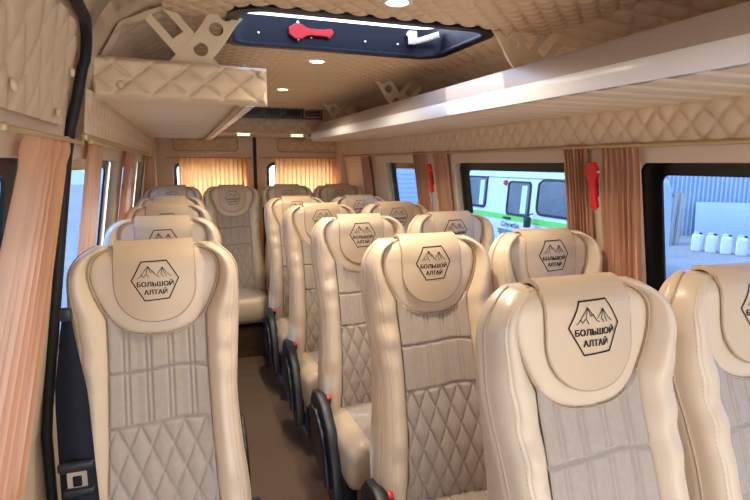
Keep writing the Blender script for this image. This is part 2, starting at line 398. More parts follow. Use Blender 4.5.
# ------------------------------------------------------------------ rear bulkhead with air vents
rear = thing('air_vent_unit', 'black four-outlet air vent strip below the rear of the ceiling', 'air vent', (.80, 4.53, 1.905))
V, Q = box((0, 0, 0), (.66, .07, .085), .006); obj('housing', mesh_data('housing', V, Q, 'vent_black', True, 40), rear)
for k in range(4):
    xk = -.245+k*.163
    fr = obj('outlet', mesh_data('outlet', *remap(plate([rrect(-.074, .074, -.033, .033, .008), rrect(-.066, .066, -.026, .026, .005)], .004, .001), lambda x, y, z: (x+xk, -.037-z, y)), 'vent_grey' if k < 3 else 'chrome', True, 40), rear)
    for j in range(4):
        V, Q = box((xk, -.034, -.019+j*.0125), (.13, .012, .0025), rot=None); obj('slat', mesh_data('slat', V, Q, 'vent_black' if k < 3 else 'chrome', False), fr)
# bulkhead under and behind the vents
prof = [(4.56, 1.952), (4.56, 1.86), (4.60, 1.855), (4.66, 1.745), (4.72, 1.735), (5.12, 1.735)]
P_, s_ = polyprof(prof)
def bulk(U, V):
    y = np.interp(U, s_, P_[:, 0]); z = np.interp(U, s_, P_[:, 1])
    return V, y, z
struct(obj('trim_3', mesh_data('bulkhead', *grid(bulk, np.linspace(0, s_[-1], 50), np.linspace(-.2, 1.4, 8)), 'trim_beige', True, 50)), 'beige rear bulkhead under the ceiling')
def bq(U, V):
    h = .016*diamonds(U, V, .10, .075); t = V/.12
    return U, 4.588+.062*t-h*.9, 1.858-.108*t-h*.5
qb = obj('quilted_panel', mesh_data('quilted_panel', *grid(bq, np.linspace(-.1, 1.3, 190), np.linspace(0, .12, 20)), 'quilt_ceiling'), bpy.data.objects['trim_3'])
for x in (.50, .95):
    t = thing('reading_light', 'small lit strip light under the rear bulkhead beside the %s' % ('short rack' if x < .6 else 'long rack'), 'light', (x, 4.70, 1.733), 'rear strip lights')
    obj('lens', mesh_data('lens', *box((0, -.012, 0), (.10, .05, .012), .004), 'strip_lens', True, 40), t)
    obj('surround', mesh_data('surround', *plate([rrect(-.06, .06, -.045, .021, .01), rrect(-.05, .05, -.037, .013, .006)], .004), 'trim_beige', False), t)

# ------------------------------------------------------------------ rear wall: two doors with windows
RW = 5.15
def rear_map(x, y, z): return (x, RW+z, y)
RWIN = [(-.075, .545), (.745, 1.40)]
loops = [[(-.40, 0), (1.60, 0), (1.60, 1.95), (-.40, 1.95)]]+[rrect(a, b, .95, 1.515, .07) for a, b in RWIN]
VQ = remap(plate(loops, .015, .006), lambda x, y, z: rear_map(x, y, z+.02))
wr = struct(obj('wall_rear', mesh_data('wall_rear', *flipq(VQ), 'trim_beige', True, 40)), 'beige rear doors of the bus')
V, Q = box((.645, RW-.008, 1.0), (.030, .02, 1.9)); obj('door_seal', mesh_data('door_seal', V, Q, 'rubber', False), wr)
for a, b in RWIN:
    wn += 1
    VQ = remap(plate([rrect(a-.02, b+.02, .93, 1.535, .08), rrect(a+.035, b-.035, .985, 1.48, .05)], .004), lambda x, y, z: rear_map(x, y, z+.045))
    fr = struct(obj('window_%d' % wn, mesh_data('frame', *flipq(VQ), 'frit', True, 40)), 'rear door window with black border')
    VQ = remap(plate([rrect(a-.01, b+.01, .94, 10.508, .07)], .002), lambda x, y, z: rear_map(x, y, z+.053)); obj('pane', mesh_data('pane', *flipq(VQ), 'clear_glass', False), fr)
for a, b in ((-.06, .49), (.86, 1.44)):
    L = [(a, 1.725), (b, 1.725), (b, 1.635), (b-.03, 1.605), (a+.05, 1.605), (a+.012, 1.635)]
    wd = b-a
    VQ = grid(lambda U, V: (a+.008+U*(wd-.016), RW-.010-.016*diamonds(U*wd, V*.11, .11, .075), 1.613+V*.107), np.linspace(0, 1, 90), np.linspace(0, 1, 20))
    pn = obj('quilted_panel', mesh_data('quilted_panel', *VQ, 'quilt_ceiling'), wr)
    obj('welt', mesh_data('welt', *tube([(x, RW-.012, z) for x, z in rrect(a, b, 1.606, 1.728, .03)], .005, 8, True), 'brass_rod'), pn)
# corner posts of the rear
for x, nm in ((1.455, 'trim_4'), (-.255, 'trim_5')):
    V, Q = box((x, 5.03, .9), (.10, .22, 1.78), .03, 3); struct(obj(nm, mesh_data('post', V, Q, 'trim_beige', True, 40)), 'beige corner post beside the rear door')
for k in (1.40, -.20):
    V, Q = lathe([(.01, 0), (.013, .01), (.013, .03), (.009, .04)], 12)

# ------------------------------------------------------------------ luggage racks
RX, RZ = .978, 1.684
def bracket_mesh():
    # flat bracket in local (x across, y up): an arch bar with round holes and a slotted cross bar
    def bar(p, q, w0, w1, n=10, bow=0):
        p = Vector(p); q = Vector(q); d = (q-p); nn = Vector((-d.y, d.x)).normalized(); L = []; Rr = []
        for k in range(n+1):
            t = k/n; c = p+d*t+nn*bow*math.sin(PI*t); wdt = (w0+(w1-w0)*t)/2; L.append(c+nn*wdt); Rr.append(c-nn*wdt)
        return [tuple(a) for a in L]+[tuple(a) for a in Rr[::-1]]
    return bar
def make_rack(side):
    sg = 1 if side == 'right' else -1
    X = (lambda x: x) if sg > 0 else mx
    ya, yb = (-.90, 4.47) if sg > 0 else (1.75, 4.54)
    t = thing('luggage_rack', 'long white-edged luggage rack above the curtained window wall with the white van view' if sg > 0 else 'short luggage rack with padded quilted end above the single seats', 'luggage rack', (X(1.2), (ya+yb)/2, RZ))
    ox, oy, oz = t.location
    def add(name, VQ, m, sharp=None, parent=None, smooth=True):
        V = [(p[0]-ox, p[1]-oy, p[2]-oz) for p in VQ[0]]
        return obj(name, mesh_data(name, V, VQ[1], m, smooth, sharp), parent or t)
    # pleated underside
    def und(U, V):
        pl = np.abs(((V-ya) % .105)/.105-.5)*2
        h = .010*(1-(1-pl)**6) if sg > 0 else .004*np.abs(np.sin(PI*V/.03))
        xi = 1.423+(RX+.012-1.423)*U
        endc = np.clip((V-(yb-.25))/.25, 0, 1)**2*.05
        return X(xi+endc*U*.4*0), V, RZ+.008-h+0*U
    add('underside', grid(und, np.linspace(0, 1, 6), np.linspace(ya, yb, int((yb-ya)/.006)), flip=False), 'pleat_fabric')
    # tray board
    add('tray', box((X(1.20), (ya+yb)/2, RZ+.020), (.44, yb-ya-.01, .014)), 'trim_beige', smooth=False)
    # front profile: white rounded strip, then leaning upper face
    def strip(prof, m, name, ends=True):
        pr = np.array(prof); ys = np.r_[np.linspace(ya, yb-.35, 12), np.linspace(yb-.32, yb, 14)]
        V = []; Q = []; n = len(pr)
        for y in ys:
            e = max(0, (y-(yb-.30))/.30); k = 1-.55*e**2
            for px, pz in pr: V.append((X(px+.05*e**2), y, RZ+(pz-RZ)*k))
        for a in range(len(ys)-1):
            for b in range(n): Q.append((a*n+b, a*n+(b+1) % n, (a+1)*n+(b+1) % n, (a+1)*n+b))
        Q.append(tuple(range(n))); Q.append(tuple((len(ys)-1)*n+b for b in range(n))[::-1])
        return add(name, (V, Q), m, 35)
    strip([(RX, 1.684), (RX-.004, 1.69), (RX-.004, 1.728), (RX, 1.736), (RX+.02, 1.736), (RX+.02, 1.684)], 'shelf_white', 'lip')
    strip([(RX+.002, 1.736), (RX+.016, 1.792), (RX+.024, 1.800), (RX+.034, 1.796), (RX+.024, 1.736)], 'shelf_metal', 'upper_rail')
    if sg < 0:
        strip([(RX-.002, 1.684), (RX-.002, 1.673), (RX+.026, 1.671), (RX+.026, 1.684)], 'shelf_white', 'light_channel')
        strip([(RX+.030, 1.684), (RX+.030, 1.672), (RX+.046, 1.672), (RX+.046, 1.684)], 'brass_rod', 'channel_edge')
        # quilted end panel
        xa, xb = mx(RX)+.040, -.228
        def pan(U, V):
            r = np.minimum(np.minimum(U, 1-U)*.49, np.minimum(V, 1-V)*.11)
            ed = 1-np.clip(r/.014, 0, 1); q = diamonds((U-.02)*.49, V*.11+.02, .098, .074)
            top = 1.787+.010*(1-U)
            return xb+(xa-xb)*U, ya-.028-.014*q*(1-ed)+.022*ed**2, 1.674+(top-1.674)*V
        P1 = grid(pan, np.linspace(0, 1, 150), np.linspace(0, 1, 40))
        pn = add('end_panel', P1, 'quilt_leather')
        add('panel_core', box(((xa+xb)/2, ya-.006, 1.731), (xa-xb-.006, .04, .106), .010, 3), 'quilt_leather', 40, pn)
        for bx_, bz_ in ((-.150, 1.715), (xa-.022, 1.765)):
            V, Q = lathe([(.009, 0), (.011, .004), (.008, .009), (.003, .011)], 16); Rm = Matrix.Rotation(PI/2, 3, 'X')
            add('button', ([tuple(Rm @ Vector(v)+Vector((bx_, ya-.040, bz_))) for v in V], Q), 'quilt_leather', None, pn)
        # fabric side under the rack
    else:
        add('end_cap', box((1.21, yb+.006, RZ+.028), (.42, .012, .05), .006), 'shelf_metal', 40)
    # brackets
    bar = bracket_mesh()
    for y in ((1.65, 2.83, 3.99) if sg > 0 else (1.79, 2.97, 4.1)):
        A1 = [Vector(p) for p in ((.290, .0), (.235, .055), (.175, .120), (.120, .190), (.080, .255), (.055, .285))]
        tk = np.linspace(0, 5, 22); ax = cr(range(6), [p.x for p in A1], tk); ay = cr(range(6), [p.y for p in A1], tk)
        tx = np.gradient(ax); ty = np.gradient(ay); ln = np.hypot(tx, ty); nx, ny = -ty/ln, tx/ln; hwid = .041
        arm1 = [(a+n_*hwid, b+m_*hwid) for a, b, n_, m_ in zip(ax, ay, nx, ny)]+[(a-n_*hwid, b-m_*hwid) for a, b, n_, m_ in zip(ax, ay, nx, ny)][::-1]
        h1 = [circ(float(np.interp(q_, tk, ax)), float(np.interp(q_, tk, ay)), .0225, 18) for q_ in (.55, 1.45, 2.45, 3.4, 4.3)]
        arm2a = bar((.150, .110), (.055, .0), .075, .075, 6); s2a = bar((.118, .073), (.072, .020), .030, .036, 4)
        arm2b = bar((.180, .150), (.290, .285), .085, .085, 6); s2b = bar((.212, .190), (.268, .258), .040, .040, 4)
        th = .004
        def place(VQ):
            return [(X(RX+u), y+zz, RZ+.014+min(max(v, .012)*.93, .248)) for u, v, zz in VQ[0]], VQ[1]
        br = add('bracket', place(plate([arm1]+h1, th, .0015)), 'bracket_cream', 40)
        add('cross_arm', place(plate([arm2a, s2a], th*.6, .001)), 'bracket_cream', 40, br)
        add('cross_arm', place(plate([arm2b, s2b], th*.6, .001)), 'bracket_cream', 40, br)
    return t
make_rack('right'); make_rack('left')

# ------------------------------------------------------------------ curtains
def curtain(label, fn, wtop, wbot, z1, z0, folds, amp, m, name='curtain', group=None, ruffle=0.005, rings=0):
    """fn(a, b, c): a along the wall, b height 0..1, c away from the wall"""
    t = thing(name, label, 'curtain', group=group); ph = rng.uniform(0, 6, 4)
    def f(U, V):
        a = U*(wbot+(wtop-wbot)*V**1.3)
        ww = folds*2*PI*U
        d = amp*(np.sin(ww+ph[0]+.6*np.sin(2*U*PI+ph[1]))+.35*np.sin(2.3*ww+ph[2]+1.5*V)*(1-.3*V))*(.75+.25*(1-V))
        d = d+ruffle*np.exp(-((V-.955)/.03)**2)*np.sin(ww*1.5+ph[3])
        a = a+.4*amp*np.sin(ww*1.0+ph[3]+V*2)
        return fn(a, V, d)
    nu = int(folds*16)+8
    V, Q = grid(f, np.linspace(-.5, .5, nu), np.r_[np.linspace(0, .9, 26), np.linspace(.91, 1, 12)])
    obj('cloth', mesh_data('cloth', V, Q, m), t)
    return t
def side_fn(mp, yc, ztop, zbot, shift=0, inset=.022):
    def fn(a, v, d):
        b = np.interp(v, [0, 1], [bz(zbot), bz(ztop)]); tt = b/SL
        x = XB+(XT-XB)*tt-inset+d*.7
        if mp == 'left': x = mx(x)-.03
        return x, yc+a+shift*(1-v), ZB+(ZT-ZB)*tt
    return fn
cr_ = 'brown-orange curtain '
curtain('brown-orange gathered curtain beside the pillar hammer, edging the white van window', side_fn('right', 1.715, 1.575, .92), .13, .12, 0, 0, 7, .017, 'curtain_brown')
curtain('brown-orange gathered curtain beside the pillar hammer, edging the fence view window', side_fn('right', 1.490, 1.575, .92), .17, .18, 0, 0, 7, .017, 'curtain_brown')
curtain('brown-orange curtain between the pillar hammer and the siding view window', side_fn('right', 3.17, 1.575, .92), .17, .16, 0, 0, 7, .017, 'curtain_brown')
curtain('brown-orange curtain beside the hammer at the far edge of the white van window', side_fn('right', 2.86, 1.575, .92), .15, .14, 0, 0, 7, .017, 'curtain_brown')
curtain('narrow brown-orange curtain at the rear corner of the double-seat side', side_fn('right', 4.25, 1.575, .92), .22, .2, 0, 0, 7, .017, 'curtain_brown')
curtain('long peach curtain hanging on the sliding door window', side_fn('left', 1.255, 1.555, .83, -.28, .03), .31, .46, 0, 0, 8, .020, 'curtain', ruffle=.008)
curtain('peach curtain bunched beside the black door seal pillar, next to the single seats', side_fn('left', 1.92, 1.56, .95, 0, .022), .24, .26, 0, 0, 6, .014, 'curtain')
curtain('narrow peach curtain on the pillar further along the single seat side', side_fn('left', 3.12, 1.56, 1.08, 0, .022), .40, .42, 0, 0, 6, .014, 'curtain')
curtain('narrow peach curtain at the rear corner of the single seat side', side_fn('left', 4.66, 1.56, 1.08, 0, .022), .30, .30, 0, 0, 6, .014, 'curtain')
for xc, wd, lab in ((.28, .60, 'sunlit yellow-orange pleated curtain over the rear window behind the single seats'), (1.13, .62, 'sunlit orange pleated curtain over the rear window behind the double seats')):
    curtain(lab, lambda a, v, d: (xc+a, RW-.045+d, 1.545-(1-v)*.60), wd, wd, 0, 0, 15, .010, 'curtain_rear', ruffle=.006)
def rod(label, p, q, r=.006):
    o = obj('curtain_rod', mesh_data('curtain_rod', *tube([p, ((p[0]+q[0])/2, (p[1]+q[1])/2, (p[2]+q[2])/2), q], r, 10), 'brass_rod')); return o
for (p, q, lab) in (((-.11, RW-.045, 1.545), (.60, RW-.045, 1.545), 'thin brass curtain rod over the rear window behind the single seats'),
                    ((.70, RW-.045, 1.55), (1.42, RW-.045, 1.55), 'thin brass curtain rod over the rear window behind the double seats'),
                    ((-.232, .9, 1.548), (-.232, 1.53, 1.548), 'curtain rod along the sliding door head'),
                    ((-.228, 1.66, 1.555), (-.228, 4.9, 1.555), 'curtain rod along the single seat side wall'),
                    ((1.408, .2, 1.563), (1.408, 4.9, 1.563), 'curtain rod along the double seat side wall')):
    t = thing('curtain_rod', lab, 'curtain rod', ((p[0]+q[0])/2, (p[1]+q[1])/2, p[2]))
    loc = t.location; pl = [Vector(p)-loc, (Vector(q)-Vector(p))*0, Vector(q)-loc]
    obj('bar', mesh_data('bar', *tube(pl, .005, 10), 'brass_rod'), t)
    for e in (pl[0], pl[2]): obj('end_knob', mesh_data('end_knob', *box(e, (.014, .014, .014), .004), 'brass_rod', True), t)

# ------------------------------------------------------------------ seats
ZS = .43                                   # backrest starts here above the floor
VK = [0, .10, .20, .35, .50, .62, .75, .82, .855]
YK = [-.165, -.170, -.158, -.115, -.066, -.022, 0, .015, .045]
BK = [-.03, .0, .015, .04, .06, .072, .078, .076, .068]
def yc(v): return cr(VK, YK, v)
def yb(v): return cr(VK, BK, v)
def ycv(u, v):                             # head area is rounded from side to side
    w_ = np.clip((np.asarray(v, float)-.56)/.14, 0, 1); w_ = w_*w_*(3-2*w_)
    return yc(v)+w_*1.7*np.minimum(np.abs(u), .175)**2
def Hw(v):
    v = np.asarray(v, float)
    base = cr([0, .12, .28, .42, .55, .66, .74], [.226, .226, .211, .204, .214, .224, .225], np.clip(v, 0, .74))
    return np.where(v > .74, .125+.100*np.clip(1-np.clip((v-.74)/.105, 0, 1)**2.2, 0, 1)**.55, base)
PADO = [(0, .592), (.04, .595), (.08, .606), (.116, .632), (.140, .672), (.159, .715), (.170, .757), (.168, .792), (.152, .818), (.122, .834), (.08, .841), (0, .843)]
def Ui(v):
    v = np.asarray(v, float)
    low = cr([0, .2, .4, .55, .66], [.146, .134, .126, .124, .126], np.clip(v, 0, .66))
    e = cr([p[1] for p in PADO[3:10]], [p[0] for p in PADO[3:10]], np.clip(v, .632, .834))
    return np.where(v < .648, low, np.maximum(e, low*0+.110))
def bolster(sgn):
    vs = np.r_[np.linspace(-.015, .70, 66), .70+.140*np.sin(np.linspace(.03, 1, 22)*PI/2)]
    V = []; n = None
    for v in vs:
        v_ = max(v, 0); ui, h, b0 = float(Ui(v_)), float(Hw(v_)), float(yb(v_)); y0 = float(yc(v_))
        wd = h-ui; k = float(np.interp(v_, [0, .45, .6, .75, .84], [1, 1.05, 1.15, 1.2, .7]))*min(1, wd/.05+.25)
        m_ = .040*k
        pts = [(ui-.004, y0+.012), (ui+.001, y0+.0), (ui+.12*wd, y0-.45*m_), (ui+.32*wd, y0-.92*m_), (ui+.50*wd, y0-m_), (ui+.64*wd, y0-.93*m_), (ui+.69*wd, y0-.84*m_), (ui+.74*wd, y0-.80*m_),
               (ui+.88*wd, y0-.45*m_), (h-.002, y0+.008), (h+.003, y0+.03), (h+.003, y0+.25*(b0-y0)+.02), (h, y0+.6*(b0-y0)), (h-.015, b0-.01), (h-.04, b0)]
        fold = .0022*math.sin(v_*70+1.5*sgn)*math.exp(-((v_-.56)/.10)**2)+.0015*math.sin(v_*45)*math.exp(-((v_-.18)/.1)**2)
        tt = np.linspace(0, len(pts)-1, 40); px = cr(range(len(pts)), [p[0] for p in pts], tt); py = cr(range(len(pts)), [p[1] for p in pts], tt)
        # stitched seam groove
        sg_ = np.exp(-((tt-9.2)/.35)**2)*.0028
        mid = np.exp(-((tt-5)/3)**2)
        px = px - .6*sg_; py = py+sg_+fold*mid*3
        n = len(px); V += [(sgn*a, b, ZS+v) for a, b in zip(px, py)]
    nv = len(vs); Q = []
    for j in range(nv-1):
        for i in range(n-1):
            q = (j*n+i, j*n+i+1, (j+1)*n+i+1, (j+1)*n+i); Q.append(q if sgn > 0 else q[::-1])
    Q.append(tuple(range(n))[::-1 if sgn > 0 else 1]); Q.append(tuple((nv-1)*n+i for i in range(n))[::1 if sgn > 0 else -1])
    return V, Q
def stitching(sgn):
    V, _ = bolster(sgn); P = np.array(V).reshape(-1, 40, 3)[:, 20, :]; P = P[(P[:, 2] > ZS+.02) & (P[:, 2] < ZS+.83)]
    s_ = np.r_[0, np.cumsum(np.linalg.norm(np.diff(P, axis=0), axis=1))]; parts = []
    for a in np.arange(.01, s_[-1]-.01, .011):
        p = Vector([float(np.interp(a, s_, P[:, k])) for k in range(3)]); q = Vector([float(np.interp(a+.006, s_, P[:, k])) for k in range(3)])
        o = Vector((0, -.0008, 0)); w_ = Vector((.0009, 0, 0)); parts.append(([tuple(p+o-w_), tuple(p+o+w_), tuple(q+o+w_), tuple(q+o-w_), tuple(p+o*2), tuple(q+o*2)], [(0, 4, 5, 3), (4, 1, 2, 5)]))
    return join(*parts)
def pad_seam():
    k_ = np.linspace(0.0, 9.4, 44); hu = cr(range(12), [p[0] for p in PADO], k_); hv = cr(range(12), [p[1] for p in PADO], k_)
    out = [(u*.985, v) for u, v in zip(hu[::-1], hv[::-1])]+[(-u*.985, v) for u, v in zip(hu[1:], hv[1:])]
    return tube([(u, float(yc(v))-.0075, ZS+v+(.004 if v < .66 else 0)) for u, v in out], .0024, 6)
def bolster_seam(sgn):
    V, _ = bolster(sgn); P = np.array(V).reshape(-1, 40, 3)[:, 26, :]; P = P[(P[:, 2] > ZS+.01)][::2]
    return tube([(p[0]+sgn*.0006, p[1]-.0006, p[2]) for p in P], .0026, 6)
def panel():
    us = np.linspace(-1, 1, 86); ts = np.linspace(0, 1, 200)
    def f(U, T):
        u0 = U
        top = cr([0, .04, .08, .116, .14], [.600, .603, .614, .640, .680], np.abs(U)*.127)
        v = T*(top+.022); hwid = Ui(np.minimum(v, .651))+.002; u = U*hwid
        y = yc(v)-.004-.010*np.abs(U)**3
        g = lambda d, wdt: np.exp(-(d/wdt)**2)
        gr = np.zeros_like(u)
        for v0 in (0.508, .372): gr = np.maximum(gr, 1.3*g(v-v0-.004*np.sin(3*U), .0035))
        vert = np.zeros_like(u)
        for c_ in (-.66, -.22, .22, .66):
            for o_ in (-.006, .006): vert = np.maximum(vert, g(u-c_*.128-o_*np.where(v > 0.508, 1, 1), .0026))
        # ogee diamonds in the lower part
        dm = np.zeros_like(u)
        for c_ in np.arange(-1.1, 1.11, .22):
            for s_ in (1, -1):
                dm = np.maximum(dm, g((u-c_*.128*2-s_*(v-.372)*.46)/1.1, .0026))
        gr = np.maximum(gr, np.where(v > .372, vert*.8, dm*.8))
        puff = np.where(v > .372, .003*np.abs(np.cos(u/.128*PI*1.136)), .004*np.abs(np.sin(PI*(u/.0563+(v-.372)/.1224)))*np.abs(np.sin(PI*(u/.0563-(v-.372)/.1224))))
        edge = np.clip((np.abs(U)-.95)/.05, 0, 1)**2*.006
        return u, y-puff*1.3+.0095*gr+edge+.020*np.clip((v-top)/.010, 0, 1), ZS+v
    return grid(f, us, ts)
def head_pad():
    rs = [0, .3, .5, .65, .78, .86, .92, .96, .985, 1.0]; V = []; Q = []
    k_ = np.linspace(0, 11, 34); hu = cr(range(12), [p[0] for p in PADO], k_); hv = cr(range(12), [p[1] for p in PADO], k_)
    out = [(u, v) for u, v in zip(hu, hv)]+[(-u, v) for u, v in zip(hu[::-1][1:-1], hv[::-1][1:-1])]; na = len(out)
    for r in rs:
        for u, v in out:
            vv = .73+(v-.73)*r; V.append((u*r, float(yc(vv))-.004-.010*(1-r**6)+.012*max(0, (r-.92)/.08)**2, ZS+vv))
    for j in range(len(rs)-1):
        for k in range(na): Q.append((j*na+k, j*na+(k+1) % na, (j+1)*na+(k+1) % na, (j+1)*na+k))
    return V, Q
FB, FT, FHW = .638, .836, .104
def flap_hw(v): return np.where(v < .735, FHW*np.sqrt(np.clip(1-((.735-v)/(.735-FB))**2, 0, 1))**.85, FHW)
def flap_y(u, v): return yc(v)-.034+1.25*np.abs(u)**2+.006*np.clip((.70-v)/.08, 0, 1)**2
def flap():
    prof = [(None, v) for v in FB+(FT-FB)*(1-np.cos(np.linspace(0, 1, 40)*PI/2))]
    prof = [(None, FB+(.735-FB)*(1-math.cos(x*PI/2))) for x in np.linspace(0, 1, 22)]+[(None, v) for v in np.linspace(.745, FT, 14)]
    yT = float(yc(FT))-.034
    back = [(yT+.008, .845), (yT+.022, .852), (yT+.045, .855), (yT+.070, .850), (yT+.084, .838), (yT+.092, .81), (yT+.096, .77)]
    ss = np.r_[-1.0, np.linspace(-1, 1, 33), 1.0]; V = []; n = len(ss)
    for kind, v in prof:
        h = float(flap_hw(np.array(v)))
        for i, s in enumerate(ss):
            u = s*h; e = .016 if i in (0, n-1) else 0
            V.append((u*(.985 if e else 1), float(flap_y(u, np.array(v)))+e, ZS+v))
    for y, v in back:
        for i, s in enumerate(ss):
            u = s*FHW; e = .012 if i in (0, n-1) else 0
            V.append((u, y+.017*s*s*max(0, 1-max(0, y-yT)/.09), ZS+v-e*.9))
    nv = len(prof)+len(back); Q = []
    for j in range(nv-1):
        for i in range(n-1): Q.append((j*n+i, j*n+i+1, (j+1)*n+i+1, (j+1)*n+i))
    return V, Q
def flap_piping():
    p = []
    for x in np.linspace(1, 0, 26)[:-1]:
        v = FB+(.735-FB)*(1-math.cos(x*PI/2)); h = float(flap_hw(np.array(v))); p.append((-h, float(flap_y(h, np.array(v)))+.003, ZS+v))
    q = [(-a, b, c) for a, b, c in p[::-1]]
    top = [(s_*FHW, float(flap_y(FHW, np.array(v)))+.003, ZS+v) for s_, v in ()]
    L = [(-FHW, float(flap_y(FHW, np.array(v)))+.003, ZS+v) for v in (.835, .81, .77)]
    R_ = [(a*-1, b, c) for a, b, c in L[::-1]]
    return tube(L+p+[(0, float(flap_y(0, np.array(FB)))+.003, ZS+FB-.001)]+q+R_, .0034, 8)
def shell():
    vs = np.r_[np.linspace(-.02, .72, 40), .72+.118*np.sin(np.linspace(.05, 1, 14)*PI/2)]; n = 36; V = []; Q = []
    for v in vs:
        v_ = max(v, 0); h = float(Hw(v_))-.012; a = float(yc(v_))+.014; b = float(yb(v_))+.012; cy, ry = (a+b)/2, (b-a)/2
        for k in range(n):
            an = 2*PI*k/n; c_, s_ = math.cos(an), math.sin(an); e = .45
            V.append((h*np.sign(c_)*abs(c_)**e, cy+ry*np.sign(s_)*abs(s_)**e, ZS+v))
    for j in range(len(vs)-1):
        for k in range(n): Q.append((j*n+k, j*n+(k+1) % n, (j+1)*n+(k+1) % n, (j+1)*n+k))
    Q.append(tuple(range(n))[::-1]); Q.append(tuple((len(vs)-1)*n+k for k in range(n)))
    return V, Q
EV = .748                                  # emblem centre height
def emblem(EV=.748):
    hexp = [(-.066, .003), (-.037, .058), (.034, .060), (.066, .006), (.037, -.053), (-.031, -.057)]
    parts = [stroke(hexp+[hexp[0]], .0034)]
    mt = [[(-.047, .010), (-.042, .014), (-.019, .045), (.004, .016), (.012, .012)], [(-.042, .014), (-.038, .020), (-.033, .012)], [(-.019, .045), (-.024, .022), (-.017, .010)], [(-.019, .045), (-.012, .026), (-.006, .030), (.004, .016)],
          [(.006, .020), (.021, .041), (.034, .022), (.046, .012)], [(.021, .041), (.017, .020), (.024, .011)], [(.021, .041), (.026, .024), (.032, .012)], [(-.033, .012), (-.026, .020)]]
    parts += [stroke(m_, .0017) for m_ in mt]
    t1 = fit(text_mesh('БОЛЬШОЙ', 1, .015), .102, .0185); t2 = fit(text_mesh('АЛТАЙ', 1, .015), .064, .0185)
    for dx, dd in ((-.00045, 0), (.00045, .0002)):         # heavy strokes
        parts.append(([(x+dx, y-.0065, dd) for x, y, z in t1[0]], t1[1])); parts.append(([(x+dx, y-.030, dd) for x, y, z in t2[0]], t2[1]))
    V, Q = join(*parts); V = [(x*.92, y*.92, z) for x, y, z in V]
    V = [(x, float(flap_y(np.array(x), np.array(EV+y)))-.0016-z, ZS+EV+y) for x, y, z in V]
    return V, Q
def cushion():
    n = 44; V = []; Q = []
    ys = np.r_[-.56, -.555, -.545, -.53, np.linspace(-.51, -.12, 16), -.10]
    for y in ys:
        f_ = np.clip((y+.56)/.05, 0, 1); top = .462-.045*(1-math.sqrt(max(0, 1-(1-f_)**2)))*1.0-.02*((y+.56)/.46); bot = .25+.04*(1-f_)
        h = .222-.022*(1-math.sqrt(max(0, 1-(1-f_)**2))); cz, rz = (top+bot)/2, (top-bot)/2
        for k in range(n):
            an = 2*PI*k/n; c_, s_ = math.cos(an), math.sin(an); e = .38
            x = h*np.sign(c_)*abs(c_)**e; z = cz+rz*np.sign(s_)*abs(s_)**e
            if s_ > 0: z += .014*math.exp(-((abs(x)-.165)/.035)**2)-.006
            V.append((x, y, z))
    for j in range(len(ys)-1):
        for k in range(n): Q.append((j*n+k, (j+1)*n+k, (j+1)*n+(k+1) % n, j*n+(k+1) % n))
    Q.append(tuple(range(n))); Q.append(tuple((len(ys)-1)*n+k for k in range(n))[::-1])
    return V, Q
def cushion_panel():
    def f(U, T):
        u = U*.138; y = -.53+T*.40; top = .462-.02*(T*.40+.03)/.46+.002
        gr = np.zeros_like(u)
        for c_ in np.arange(-.4, .41, .0563):
            for s_ in (1, -1): gr = np.maximum(gr, np.exp(-(((u-c_-s_*(y+.2)*.46)/1.1)/.003)**2))
        ed = np.clip((np.abs(U)-.92)/.08, 0, 1)**2*.012+np.clip((.05-T)/.05, 0, 1)**2*.02
        return u, y, top-.004*gr-ed+.004*(1-U**2)
    return grid(f, np.linspace(-1, 1, 60), np.linspace(0, 1, 90))
def side_cover(sgn):
    L = [(-.06, .46), (-.10, .505), (-.17, .515), (-.25, .495), (-.34, .435), (-.41, .34), (-.455, .22), (-.46, .165), (-.42, .145), (-.33, .19), (-.20, .20), (-.08, .22), (-.04, .32)]
    VQ = plate([L], .014, .008)
    return [(sgn*(.238+z), y, w_) for y, w_, z in VQ[0]], VQ[1]
def cover_rib(sgn):
    L = [(-.10, .44), (-.20, .46), (-.30, .405), (-.37, .31), (-.40, .22), (-.37, .21), (-.33, .30), (-.26, .37), (-.18, .405), (-.11, .40)]
    VQ = plate([L], .006, .006)
    return [(sgn*(.266+z), y, w_) for y, w_, z in VQ[0]], VQ[1]
def leg(sgn):
    return join(box((sgn*.14, -.28, .125), (.05, .06, .25), .008), box((sgn*.14, -.29, .018), (.06, .40, .036), .008), box((sgn*.14, -.30, .232), (.045, .36, .04), .006))
